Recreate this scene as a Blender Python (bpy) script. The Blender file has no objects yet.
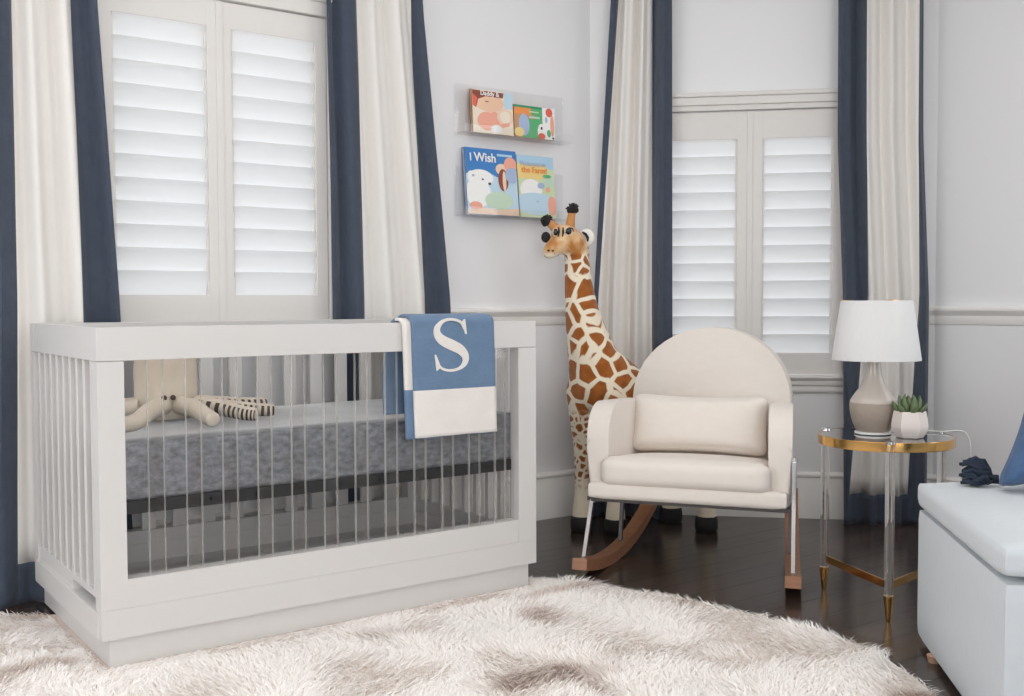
import bpy, bmesh, math, random
import numpy as np
from mathutils import Vector, Matrix, noise
random.seed(7); rng = np.random.default_rng(7)
PI = math.pi
SC = bpy.context.scene
COL = SC.collection
S2 = 2 ** -.5

# ------------------------------------------------------------------ helpers
def lin(c):
    f = lambda v: v / 12.92 if v <= .04045 else ((v + .055) / 1.055) ** 2.4
    return tuple(f(v / 255) for v in c) + (1,)

class NT:
    def __init__(s, name):
        s.m = bpy.data.materials.new(name); s.m.use_nodes = True
        s.t = s.m.node_tree; s.t.nodes.clear()
        s.out = s.n('ShaderNodeOutputMaterial')
    def n(s, typ, **kw):
        nd = s.t.nodes.new(typ)
        for k, v in kw.items():
            if k.startswith('i_'):
                key = k[2:]
                key = int(key) if key.isdigit() else key.replace('_', ' ')
                nd.inputs[key].default_value = v
            else: setattr(nd, k, v)
        return nd
    def l(s, a, b): s.t.links.new(a, b)
    def bsdf(s, **kw):
        b = s.n('ShaderNodeBsdfPrincipled', **kw); s.l(b.outputs[0], s.out.inputs[0]); return b

def M_plain(name, c, rough=.5, metal=0, spec=.5, bump=None, mottle=0, sheen=0, coat=0):
    t = NT(name); b = t.bsdf(i_Roughness=rough, i_Metallic=metal)
    b.inputs['Specular IOR Level'].default_value = spec
    b.inputs['Base Color'].default_value = lin(c)
    if sheen:
        b.inputs['Sheen Weight'].default_value = sheen; b.inputs['Sheen Roughness'].default_value = .5
    if coat: b.inputs['Coat Weight'].default_value = coat
    co = t.n('ShaderNodeTexCoord')
    nz = t.n('ShaderNodeTexNoise', i_Scale=(bump[0] if bump else 40.), i_Detail=4.)
    t.l(co.outputs['Object'], nz.inputs['Vector'])
    mx = t.n('ShaderNodeMix', data_type='RGBA')
    k = mottle or .015
    mx.inputs[6].default_value = tuple(v * (1 - k) for v in lin(c)[:3]) + (1,)
    mx.inputs[7].default_value = tuple(min(1, v * (1 + k)) for v in lin(c)[:3]) + (1,)
    t.l(nz.outputs[0], mx.inputs[0]); t.l(mx.outputs[2], b.inputs['Base Color'])
    if bump:
        bp = t.n('ShaderNodeBump', i_Strength=bump[1], i_Distance=bump[2] if len(bump) > 2 else .002)
        t.l(nz.outputs[0], bp.inputs['Height']); t.l(bp.outputs[0], b.inputs['Normal'])
    return t.m

def M_weave(name, c, c2, scale=500, rough=.9, amount=1, blotch=0, strength=.3):
    """woven cloth: two crossed wave textures, with optional heathered blotches between two thread colours"""
    t = NT(name); b = t.bsdf(i_Roughness=rough); b.inputs['Specular IOR Level'].default_value = .2
    b.inputs['Sheen Weight'].default_value = .15
    co = t.n('ShaderNodeTexCoord')
    n1 = t.n('ShaderNodeTexNoise', i_Scale=scale * .18, i_Detail=6., i_Roughness=.75)
    mp = t.n('ShaderNodeMapping'); mp.inputs['Scale'].default_value = (1, 1, 6)
    t.l(co.outputs['Object'], mp.inputs[0]); t.l(mp.outputs[0], n1.inputs['Vector'])
    n2 = t.n('ShaderNodeTexNoise', i_Scale=scale * .06, i_Detail=5.)
    mp2 = t.n('ShaderNodeMapping'); mp2.inputs['Scale'].default_value = (.6, 3, 1)
    t.l(co.outputs['Object'], mp2.inputs[0]); t.l(mp2.outputs[0], n2.inputs['Vector'])
    ad = t.n('ShaderNodeMath', operation='ADD'); t.l(n1.outputs[0], ad.inputs[0]); t.l(n2.outputs[0], ad.inputs[1])
    rp = t.n('ShaderNodeMapRange', i_1=1 - .28 / max(.2, amount), i_2=1 + .28 / max(.2, amount)); t.l(ad.outputs[0], rp.inputs[0])
    mx = t.n('ShaderNodeMix', data_type='RGBA'); mx.inputs[6].default_value = lin(c); mx.inputs[7].default_value = lin(c2)
    t.l(rp.outputs[0], mx.inputs[0]); t.l(mx.outputs[2], b.inputs['Base Color'])
    bp = t.n('ShaderNodeBump', i_Strength=strength, i_Distance=.001)
    t.l(n1.outputs[0], bp.inputs['Height']); t.l(bp.outputs[0], b.inputs['Normal'])
    return t.m

def M_clear(name, tint=(245, 245, 243), glossy=.05, white=.0):
    """thin clear sheet (acrylic, glass): straight-through with a Fresnel reflection"""
    t = NT(name)
    tr = t.n('ShaderNodeBsdfTransparent'); tr.inputs[0].default_value = lin(tint)
    gl = t.n('ShaderNodeBsdfGlossy', i_Roughness=glossy)
    fr = t.n('ShaderNodeLayerWeight', i_Blend=.5); pw = t.n('ShaderNodeMath', operation='POWER', i_1=4.); t.l(fr.outputs['Facing'], pw.inputs[0])
    fa = t.n('ShaderNodeMath', operation='MULTIPLY_ADD', i_1=.6, i_2=.03); t.l(pw.outputs[0], fa.inputs[0])
    mx = t.n('ShaderNodeMixShader'); t.l(fa.outputs[0], mx.inputs[0]); t.l(tr.outputs[0], mx.inputs[1]); t.l(gl.outputs[0], mx.inputs[2])
    last = mx
    if white:
        df = t.n('ShaderNodeBsdfDiffuse'); df.inputs[0].default_value = lin((235, 235, 233))
        m2 = t.n('ShaderNodeMixShader'); m2.inputs[0].default_value = white
        t.l(mx.outputs[0], m2.inputs[1]); t.l(df.outputs[0], m2.inputs[2]); last = m2
    t.l(last.outputs[0], t.out.inputs[0])
    return t.m

def M_wood(name, c1, c2, rough=.45, scale=(3, 30, 30)):
    t = NT(name); b = t.bsdf(i_Roughness=rough)
    co = t.n('ShaderNodeTexCoord'); mp = t.n('ShaderNodeMapping'); mp.inputs['Scale'].default_value = scale
    nz = t.n('ShaderNodeTexNoise', i_Scale=3., i_Detail=8., i_Distortion=.6)
    t.l(co.outputs['Object'], mp.inputs[0]); t.l(mp.outputs[0], nz.inputs['Vector'])
    mx = t.n('ShaderNodeMix', data_type='RGBA'); mx.inputs[6].default_value = lin(c1); mx.inputs[7].default_value = lin(c2)
    t.l(nz.outputs[0], mx.inputs[0]); t.l(mx.outputs[2], b.inputs['Base Color'])
    return t.m

def mk(name, bm, mats, parent=None, loc=(0, 0, 0), rz=0, angle=40, kind=None, label=None):
    me = bpy.data.meshes.new(name)
    if isinstance(bm, bmesh.types.BMesh):
        bmesh.ops.recalc_face_normals(bm, faces=bm.faces); bm.to_mesh(me); bm.free()
    else: me = bm; me.name = name
    for p in me.polygons: p.use_smooth = True
    me.set_sharp_from_angle(angle=math.radians(angle))
    o = bpy.data.objects.new(name, me); COL.objects.link(o)
    for m in (mats if isinstance(mats, (list, tuple)) else [mats]): me.materials.append(m)
    o.location = loc; o.rotation_euler.z = rz
    if angle == 40: md = o.modifiers.new('normals', 'WEIGHTED_NORMAL'); md.keep_sharp = True
    if parent: o.parent = parent
    if kind: o['kind'] = kind
    if label: o['label'] = label
    return o

def empty(name, label, cat, loc=(0, 0, 0), rz=0, group=None):
    o = bpy.data.objects.new(name, None); COL.objects.link(o); o.empty_display_size = .05
    o.location = loc; o.rotation_euler.z = rz
    return tag(o, label, cat, group)
def tag(o, label, cat, group=None):
    o['label'] = label; o['category'] = cat
    if group: o['group'] = group
    return o

def B(): return bmesh.new()
def box(bm, lo, hi, r=0, seg=2, mi=0):
    vs = [bm.verts.new((x, y, z)) for x in (lo[0], hi[0]) for y in (lo[1], hi[1]) for z in (lo[2], hi[2])]
    fs = [bm.faces.new([vs[i] for i in q]) for q in ((0, 1, 3, 2), (4, 6, 7, 5), (0, 4, 5, 1), (2, 3, 7, 6), (0, 2, 6, 4), (1, 5, 7, 3))]
    for f in fs: f.material_index = mi
    if r:
        es = list({e for f in fs for e in f.edges})
        res = bmesh.ops.bevel(bm, geom=es, offset=r, segments=seg, affect='EDGES', profile=.5)
        for f in res['faces']: f.material_index = mi
    return bm
def prism(bm, pts, fn, d0, d1, r=0, seg=3, mi=0):
    """outline pts (a,b) extruded between d0 and d1; fn(a,b,d)->xyz; r rounds the two rims"""
    A = [bm.verts.new(fn(a, b, d0)) for a, b in pts]; Bv = [bm.verts.new(fn(a, b, d1)) for a, b in pts]
    n = len(pts); f0 = bm.faces.new(A[::-1]); f1 = bm.faces.new(Bv); fs = [f0, f1]
    for i in range(n): fs.append(bm.faces.new((A[i], A[(i + 1) % n], Bv[(i + 1) % n], Bv[i])))
    for f in fs: f.material_index = mi
    if r:
        es = list(set(f0.edges) | set(f1.edges))
        bmesh.ops.bevel(bm, geom=es, offset=r, segments=seg, affect='EDGES', profile=.5)
    return bm
def lathe(bm, prof, n=40, c=(0, 0, 0), cap=True, mi=0, phase=0):
    rings = []
    for r, z in prof:
        rings.append([bm.verts.new((c[0] + r * math.cos(2 * PI * k / n + phase), c[1] + r * math.sin(2 * PI * k / n + phase), c[2] + z)) for k in range(n)])
    for a, b in zip(rings, rings[1:]):
        for k in range(n):
            f = bm.faces.new((a[k], a[(k + 1) % n], b[(k + 1) % n], b[k])); f.material_index = mi
    if cap:
        for q in (rings[0][::-1], rings[-1]): bm.faces.new(q).material_index = mi
    return bm
def tube(bm, pts, rad, n=10, cap=True, mi=None, flat=1):
    """loft of circles along pts; rad a number or list; mi(i,k) gives the material index"""
    pts = [Vector(p) for p in pts]; rings = []; up = None
    for i, p in enumerate(pts):
        d = (pts[min(i + 1, len(pts) - 1)] - pts[max(i - 1, 0)]).normalized()
        if up is None:
            up = Vector((0, 0, 1)) if abs(d.z) < .9 else Vector((1, 0, 0))
        sd = d.cross(up).normalized(); up = sd.cross(d).normalized()
        r = rad[i] if isinstance(rad, (list, tuple)) else rad
        rings.append([bm.verts.new(p + sd * r * math.cos(2 * PI * k / n) + up * r * flat * math.sin(2 * PI * k / n)) for k in range(n)])
    for i, (a, b) in enumerate(zip(rings, rings[1:])):
        for k in range(n):
            f = bm.faces.new((a[k], a[(k + 1) % n], b[(k + 1) % n], b[k]))
            if mi: f.material_index = mi(i, k)
    if cap: bm.faces.new(rings[0][::-1]); bm.faces.new(rings[-1])
    return bm
def bar(bm, a, b, w, t, r=.002):
    """rectangular bar from a to b"""
    a = Vector(a); b = Vector(b); d = (b - a).normalized()
    s = d.cross(Vector((0, 0, 1))) if abs(d.z) < .95 else Vector((1, 0, 0)); s.normalize(); u = s.cross(d)
    pts = [(-w / 2, -t / 2), (w / 2, -t / 2), (w / 2, t / 2), (-w / 2, t / 2)]
    prism(bm, pts, lambda p, q, k: (a + (b - a) * k + s * p + u * q), 0, 1, r, 1)
def softbox(lo, hi, r, bulge=(0, 0, 0), n=14, pinch=0, wob=0, seed=0):
    """upholstered cushion: rounded box whose faces swell; pinch draws the sides in between the corners"""
    bm = B(); bmesh.ops.create_cube(bm, size=2)
    bmesh.ops.subdivide_edges(bm, edges=bm.edges[:], cuts=n, use_grid_fill=True)
    lo = Vector(lo); hi = Vector(hi); c = (lo + hi) / 2; h = (hi - lo) / 2
    for v in bm.verts:
        p = v.co.copy()
        q = Vector([p[i] * h[i] for i in range(3)])
        inn = Vector([max(-(h[i] - r), min(h[i] - r, q[i])) for i in range(3)])
        d = q - inn
        if d.length > 1e-9: d = d.normalized() * r
        q = inn + d
        for i in range(3):
            j, k = [(1, 2), (0, 2), (0, 1)][i]
            w = (1 - p[j] ** 2) * (1 - p[k] ** 2)
            q[i] += bulge[i] * w * (p[i])
            if pinch and i != 1: q[i] -= pinch * p[i] * (1 - p[k if i == 0 else j] ** 2) * abs(p[i])
        if wob: q += Vector((0, 1, 0)) * wob * noise.noise(q * 9 + Vector((seed, 0, 0))) * (1 if True else 0)
        v.co = c + q
    return bm
def blob(chains, voxel=.008, smooth=6, extra=None):
    """one continuous surface from overlapping balls strung along chains of (x,y,z,r[,sx,sy,sz])"""
    bm = B()
    def ball(p, r, s=(1, 1, 1)):
        bmesh.ops.create_icosphere(bm, subdivisions=2, radius=1, matrix=Matrix.Translation(p) @ Matrix.Diagonal((r * s[0], r * s[1], r * s[2], 1)))
    for ch in chains:
        for a, b in zip(ch, ch[1:]):
            pa, pb = Vector(a[:3]), Vector(b[:3]); n = max(2, int((pb - pa).length / (min(a[3], b[3]) * .35)))
            for i in range(n + 1):
                k = i / n; ball(pa.lerp(pb, k), a[3] * (1 - k) + b[3] * k)
        if len(ch) == 1: ball(Vector(ch[0][:3]), ch[0][3], ch[0][4:7] if len(ch[0]) > 4 else (1, 1, 1))
    me = bpy.data.meshes.new('t'); bm.to_mesh(me); bm.free()
    o = bpy.data.objects.new('t', me); COL.objects.link(o)
    m = o.modifiers.new('r', 'REMESH'); m.mode = 'VOXEL'; m.voxel_size = voxel
    m = o.modifiers.new('s', 'SMOOTH'); m.factor = .5; m.iterations = smooth
    dg = bpy.context.evaluated_depsgraph_get(); dg.update()
    out = bpy.data.meshes.new_from_object(o.evaluated_get(dg))
    bpy.data.objects.remove(o); bpy.data.meshes.remove(me)
    return out
def text_mesh(s, size, extrude=.0006):
    cu = bpy.data.curves.new('t', 'FONT'); cu.body = s; cu.size = size; cu.extrude = extrude; cu.offset = size * .022
    o = bpy.data.objects.new('t', cu); COL.objects.link(o)
    dg = bpy.context.evaluated_depsgraph_get(); dg.update()
    me = bpy.data.meshes.new_from_object(o.evaluated_get(dg))
    bpy.data.objects.remove(o); return me
def add_mesh(bm, me, mat4, mi=0):
    n0 = len(bm.faces); nv = len(bm.verts)
    bm.from_mesh(me); bm.faces.ensure_lookup_table(); bm.verts.ensure_lookup_table()
    for v in bm.verts[nv:]: v.co = mat4 @ v.co
    for f in bm.faces[n0:]: f.material_index = mi
def catmull(P, n=8, closed=False):
    P = [Vector(p) for p in P]; out = []; N = len(P)
    rngs = range(N if closed else N - 1)
    for i in rngs:
        g = lambda k: P[k % N] if closed else P[max(0, min(N - 1, k))]
        a, b, c, d = g(i - 1), g(i), g(i + 1), g(i + 2)
        for k in range(n):
            t = k / n
            out.append(.5 * ((2 * b) + (c - a) * t + (2 * a - 5 * b + 4 * c - d) * t * t + (3 * b - a - 3 * c + d) * t ** 3))
    if not closed: out.append(P[-1])
    return out

# ------------------------------------------------------------------ materials
m_wall = M_plain('wall paint', (234, 234, 236), .7, spec=.25, bump=(180, .05, .001))
m_trim = M_plain('white trim paint', (222, 219, 216), .45, spec=.4)
def M_louver():
    t = NT('white vinyl louver'); df = t.n('ShaderNodeBsdfDiffuse'); df.inputs[0].default_value = lin((226, 227, 228))
    tl = t.n('ShaderNodeBsdfTranslucent'); tl.inputs[0].default_value = lin((247, 247, 247))
    mx = t.n('ShaderNodeMixShader', i_0=.45); t.l(df.outputs[0], mx.inputs[1]); t.l(tl.outputs[0], mx.inputs[2]); t.l(mx.outputs[0], t.out.inputs[0]); return t.m
m_louver = M_louver()
m_mould = M_plain('white moulding paint', (240, 238, 235), .45, spec=.4)
m_ceil = M_plain('ceiling paint', (238, 238, 236), .8)
m_crib = M_plain('white lacquer', (209, 207, 205), .35, spec=.45)
m_white_cloth = M_weave('ivory curtain cloth', (224, 221, 217), (231, 228, 224), 420, amount=.4)
m_navy = M_weave('navy curtain cloth', (62, 70, 84), (80, 88, 102), 420, amount=.5)
m_acryl = M_clear('clear acrylic', (254, 253, 252), .04, .0)
m_acryl_edge = M_clear('whitened acrylic edge', (250, 249, 248), .1, .30)  # light caught by the edges is put into the colour as mixed-in white
m_ledge = M_clear('ledge acrylic', (254, 254, 254), .03, .0)
m_glass = M_clear('window glass', (250, 251, 252), .0)
m_cream = M_weave('cream boucle linen', (228, 221, 214), (220, 212, 204), 700, amount=.5)
m_chrome = M_plain('chrome', (225, 225, 228), .12, 1)
m_dchrome = M_plain('dark steel', (90, 88, 88), .3, 1)
m_brass = M_plain('brass', (222, 176, 108), .17, 1)
m_walnut = M_wood('walnut', (122, 80, 56), (172, 120, 86), .4, (2, 24, 24))
m_bench = M_weave('pale blue grey fabric', (208, 213, 217), (198, 204, 209), 500, amount=.5)
m_foot = M_wood('pale foot wood', (176, 138, 112), (200, 165, 140))
m_sheet = M_weave('heathered slate sheet', (66, 68, 73), (126, 129, 135), 1100, amount=1.3)
for nd in m_sheet.node_tree.nodes:
    if nd.type == 'BSDF_PRINCIPLED': nd.inputs['Roughness'].default_value = .42; nd.inputs['Specular IOR Level'].default_value = 1.0; nd.inputs['Sheen Weight'].default_value = 1; nd.inputs['Sheen Roughness'].default_value = .3
m_black = M_plain('black metal', (32, 32, 34), .5)
m_blue_knit = M_weave('blue knit', (92, 116, 144), (114, 138, 166), 380, amount=.6, strength=.6)
m_white_knit = M_weave('white knit', (232, 228, 224), (220, 214, 208), 380, amount=.5, strength=.6)
m_linen = M_weave('oatmeal linen', (214, 204, 190), (200, 188, 172), 500, amount=.5)
m_linen_dark = M_plain('dark stripe thread', (74, 62, 56), .9)
m_cer_lo = M_plain('taupe stoneware', (160, 147, 135), .6, bump=(60, .25), mottle=.1)
m_cer_hi = M_plain('glazed putty ceramic', (190, 181, 172), .25, spec=.5, coat=.3)
m_shade = M_weave('white shade linen', (216, 216, 216), (208, 208, 208), 600, amount=.4)
m_pot = M_plain('matt white concrete', (226, 216, 210), .7, bump=(90, .1), mottle=.03)
m_soil = M_plain('soil', (60, 48, 40), .95, bump=(120, 1))
m_white_plastic = M_plain('white plastic', (235, 235, 233), .35)
m_tassel = M_plain('navy yarn', (34, 44, 60), .9, mottle=.3)
m_denim = M_weave('blue cotton', (58, 84, 120), (80, 106, 142), 420, amount=.6)
m_black_plush = M_plain('black plush', (34, 32, 32), .8, bump=(250, .6), mottle=.2)
m_white_plush = M_plain('white plush', (240, 236, 228), .9, bump=(250, .6), mottle=.06)
m_tan_plush = M_plain('tan plush', (196, 138, 84), .9, bump=(250, .6), mottle=.12)
m_cheek = M_plain('pale cream plush', (238, 218, 190), .9, bump=(250, .6), mottle=.06)
m_eye = M_plain('glass eye', (18, 14, 12), .08, spec=.8)

def M_leaf():
    t = NT('succulent green'); b = t.bsdf(i_Roughness=.5)
    co = t.n('ShaderNodeTexCoord'); nz = t.n('ShaderNodeTexNoise', i_Scale=35., i_Detail=3.)
    t.l(co.outputs['Object'], nz.inputs['Vector'])
    mx = t.n('ShaderNodeMix', data_type='RGBA'); mx.inputs[6].default_value = lin((58, 78, 48)); mx.inputs[7].default_value = lin((122, 140, 98))
    t.l(nz.outputs[0], mx.inputs[0]); t.l(mx.outputs[2], b.inputs['Base Color']); return t.m
m_leaf = M_leaf()

def M_floor():
    t = NT('dark oak planks'); b = t.bsdf()
    co = t.n('ShaderNodeTexCoord')
    br = t.n('ShaderNodeTexBrick', offset=.37, i_Scale=1., i_Mortar_Size=.004, i_Brick_Width=1.5, i_Row_Height=.125, i_Mortar_Smooth=.3)
    br.inputs['Color1'].default_value = (0, 0, 0, 1); br.inputs['Color2'].default_value = (1, 1, 1, 1); br.inputs['Mortar'].default_value = (.5, .5, .5, 1)
    t.l(co.outputs['Object'], br.inputs['Vector'])
    mp = t.n('ShaderNodeMapping'); mp.inputs['Scale'].default_value = (1.2, 22, 1)
    nz = t.n('ShaderNodeTexNoise', i_Scale=4., i_Detail=8., i_Distortion=.4); t.l(co.outputs['Object'], mp.inputs[0]); t.l(mp.outputs[0], nz.inputs['Vector'])
    m1 = t.n('ShaderNodeMix', data_type='RGBA'); m1.inputs[6].default_value = lin((44, 37, 34)); m1.inputs[7].default_value = lin((78, 66, 60))
    ad = t.n('ShaderNodeMath', operation='MULTIPLY_ADD', i_1=.55); t.l(nz.outputs[0], ad.inputs[0])
    sp = t.n('ShaderNodeSeparateColor'); t.l(br.outputs[0], sp.inputs[0])
    k = t.n('ShaderNodeMath', operation='MULTIPLY', i_1=.6); t.l(sp.outputs[0], k.inputs[0]); t.l(k.outputs[0], ad.inputs[2])
    t.l(ad.outputs[0], m1.inputs[0])
    m2 = t.n('ShaderNodeMix', data_type='RGBA'); m2.inputs[7].default_value = lin((24, 20, 18)); t.l(br.outputs['Fac'], m2.inputs[0]); t.l(m1.outputs[2], m2.inputs[6])
    t.l(m2.outputs[2], b.inputs['Base Color'])
    rr = t.n('ShaderNodeMapRange', i_3=.15, i_4=.28); t.l(nz.outputs[0], rr.inputs[0]); t.l(rr.outputs[0], b.inputs['Roughness'])
    iv = t.n('ShaderNodeMath', operation='MULTIPLY_ADD', i_1=-1., i_2=1.); t.l(br.outputs['Fac'], iv.inputs[0])
    n3 = t.n('ShaderNodeMath', operation='MULTIPLY_ADD', i_1=.05); t.l(nz.outputs[0], n3.inputs[0]); t.l(iv.outputs[0], n3.inputs[2])
    bp = t.n('ShaderNodeBump', i_Strength=.8, i_Distance=.004); t.l(n3.outputs[0], bp.inputs['Height']); t.l(bp.outputs[0], b.inputs['Normal'])
    b.inputs['Specular IOR Level'].default_value = .5
    return t.m
m_floor = M_floor()

def M_attr(name, rough=.95):
    t = NT(name); b = t.bsdf(i_Roughness=rough); b.inputs['Specular IOR Level'].default_value = .15
    a = t.n('ShaderNodeAttribute', attribute_name='tone')
    t.l(a.outputs['Color'], b.inputs['Base Color']); return t.m
m_pile = M_attr('shag yarn')
m_backing = M_plain('rug backing', (214, 200, 192), .95)

def M_giraffe():
    t = NT('giraffe plush hide'); b = t.bsdf(i_Roughness=.9); b.inputs['Specular IOR Level'].default_value = .1
    b.inputs['Sheen Weight'].default_value = .3
    co = t.n('ShaderNodeTexCoord'); sx = t.n('ShaderNodeSeparateXYZ'); t.l(co.outputs['Object'], sx.inputs[0])
    def voro(scale, thr, soft, rnd=.8):
        nz = t.n('ShaderNodeTexNoise', i_Scale=9., i_Detail=2.); t.l(co.outputs['Object'], nz.inputs['Vector'])
        vm = t.n('ShaderNodeVectorMath', operation='MULTIPLY_ADD'); vm.inputs[1].default_value = (.03,) * 3
        t.l(nz.outputs['Color'], vm.inputs[0]); t.l(co.outputs['Object'], vm.inputs[2])
        v = t.n('ShaderNodeTexVoronoi', feature='DISTANCE_TO_EDGE', i_Scale=scale, i_Randomness=rnd); t.l(vm.outputs[0], v.inputs['Vector'])
        r = t.n('ShaderNodeMapRange', i_1=thr - soft, i_2=thr + soft); t.l(v.outputs[0], r.inputs[0]); return r.outputs[0]
    def zmask(a, c):
        r = t.n('ShaderNodeMapRange', i_1=a, i_2=c); t.l(sx.outputs[2], r.inputs[0]); return r.outputs[0]
    big = voro(12.5, .105, .02); mid = voro(22, .13, .04); small = voro(34, .165, .05)
    def mixf(f, a, c):
        m = t.n('ShaderNodeMix', data_type='FLOAT'); t.l(f, m.inputs[0]); t.l(a, m.inputs[2]); t.l(c, m.inputs[3]); return m.outputs[0]
    p = mixf(zmask(.46, .50), small, big); p = mixf(zmask(1.03, 1.045), p, mid)
    mu = t.n('ShaderNodeMath', operation='MULTIPLY'); t.l(p, mu.inputs[0]); t.l(zmask(.17, .22), mu.inputs[1])
    fz = t.n('ShaderNodeTexNoise', i_Scale=30., i_Detail=5.); t.l(co.outputs['Object'], fz.inputs['Vector'])
    br = t.n('ShaderNodeMix', data_type='RGBA'); br.inputs[6].default_value = lin((116, 62, 24)); br.inputs[7].default_value = lin((186, 112, 52)); t.l(fz.outputs[0], br.inputs[0])
    cr = t.n('ShaderNodeMix', data_type='RGBA'); cr.inputs[6].default_value = lin((240, 228, 206)); t.l(br.outputs[2], cr.inputs[7]); t.l(mu.outputs[0], cr.inputs[0])
    # tan head, its mask a height above the neck
    hd = t.n('ShaderNodeMix', data_type='RGBA'); hd.inputs[6].default_value = lin((188, 126, 66)); hd.inputs[7].default_value = lin((232, 200, 158))
    fh = t.n('ShaderNodeTexNoise', i_Scale=14., i_Detail=3.); t.l(co.outputs['Object'], fh.inputs['Vector'])
    fr = t.n('ShaderNodeMapRange', i_1=.38, i_2=.62); t.l(fh.outputs[0], fr.inputs[0]); t.l(fr.outputs[0], hd.inputs[0])
    fin = t.n('ShaderNodeMix', data_type='RGBA'); t.l(zmask(1.112, 1.125), fin.inputs[0]); t.l(cr.outputs[2], fin.inputs[6]); t.l(hd.outputs[2], fin.inputs[7])
    t.l(fin.outputs[2], b.inputs['Base Color'])
    n2 = t.n('ShaderNodeTexNoise', i_Scale=260., i_Detail=3.); t.l(co.outputs['Object'], n2.inputs['Vector'])
    bp = t.n('ShaderNodeBump', i_Strength=.7, i_Distance=.003); t.l(n2.outputs[0], bp.inputs['Height']); t.l(bp.outputs[0], b.inputs['Normal'])
    return t.m
m_giraffe = M_giraffe()

# ------------------------------------------------------------------ room (left wall along x at y=YW; the bay wall turns 45 degrees at K; the right wall runs to the camera)
YW = .852; KX = 2.3056; LW = 1.443; CZ = 2.62
K = Vector((KX, YW, 0)); E_ = K + Vector((S2, -S2, 0)) * LW
XL, YB = -2.6, -4.6
def wall_with_hole(bm, x0, x1, z1, hole, th=.12):
    """in local coords: room side at y=0, thickness towards +y"""
    if hole is None: box(bm, (x0, 0, 0), (x1, th, z1)); return
    a, b, c, d = hole
    box(bm, (x0, 0, 0), (a, th, z1)); box(bm, (b, 0, 0), (x1, th, z1)); box(bm, (a, 0, 0), (b, th, c)); box(bm, (a, 0, d), (b, th, z1))
bm = B(); wall_with_hole(bm, XL - .12, KX + .05, CZ, (.19, 1.09, .80, 1.985)); mk('wall_left', bm, m_wall, loc=(0, YW, 0), kind='structure')
RB = -PI / 4
bm = B(); wall_with_hole(bm, 0, LW, CZ, (.30, 1.064, .612, 1.735)); mk('wall_bay', bm, m_wall, loc=K, rz=RB, kind='structure')
RR = -PI / 2
bm = B(); wall_with_hole(bm, -.05, E_.y - YB, CZ, (1.25, 3.35, .55, 2.3)); mk('wall_right', bm, m_wall, loc=E_, rz=RR, kind='structure')
bm = B(); wall_with_hole(bm, 0, E_.x - XL + .12, CZ, (3.0, 5.4, .12, 2.3)); mk('wall_front', bm, m_wall, loc=(E_.x, YB, 0), rz=PI, kind='structure')
bm = B(); wall_with_hole(bm, 0, YW - YB, CZ, (3.0, 5.2, .45, 2.3)); mk('wall_side', bm, m_wall, loc=(XL, YB, 0), rz=PI / 2, kind='structure')
bm = B(); box(bm, (XL - .12, YB - .12, -.1), (E_.x + .12, YW + .12, 0)); mk('floor', bm, m_floor, kind='structure')
bm = B(); box(bm, (XL - .12, YB - .12, CZ), (E_.x + .12, YW + .12, CZ + .1)); mk('ceiling', bm, m_ceil, kind='structure')

def molding(bm, prof, x0, x1):
    """prof (depth into the room, z) swept along x"""
    prism(bm, [(-d, z) for d, z in prof], lambda a, b, d: (d, a, b), x0, x1)
RAIL = [(0, .828), (.006, .832), (.012, .846), (.012, .866), (.016, .872), (.024, .880), (.030, .888), (.030, .896), (.024, .902), (0, .904)]
BASE = [(0, 0), (.016, 0), (.016, .162), (.012, .172), (.012, .176), (.018, .180), (.018, .188), (.010, .196), (0, .198)]
SILL = [(0, .538), (.010, .540), (.014, .548), (.014, .566), (.022, .572), (.026, .582), (.026, .590), (.034, .596), (.040, .604), (.040, .612), (0, .614)]
n = 0
def trims(tag_, loc, rz, spans_rail, spans_base, side):
    for i, (a, b) in enumerate(spans_rail):
        bm = B(); molding(bm, RAIL, a, b); mk('trim_%d' % (len([o for o in bpy.data.objects if o.name.startswith('trim_')]) + 1), bm, m_mould, loc=loc, rz=rz, kind='structure', angle=25)
    for i, (a, b) in enumerate(spans_base):
        bm = B(); molding(bm, BASE, a, b); mk('baseboard_' + side, bm, m_mould, loc=loc, rz=rz, kind='structure', angle=25)
trims('l', (0, YW, 0), 0, [(XL, .10), (1.17, KX + .012)], [(XL, KX + .012)], 'left')
trims('b', K, RB, [(0, .22), (1.13, LW)], [(0, LW)], 'bay')
trims('r', E_, RR, [(-.01, 1.2)], [(0, E_.y - YB)], 'right')

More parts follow.
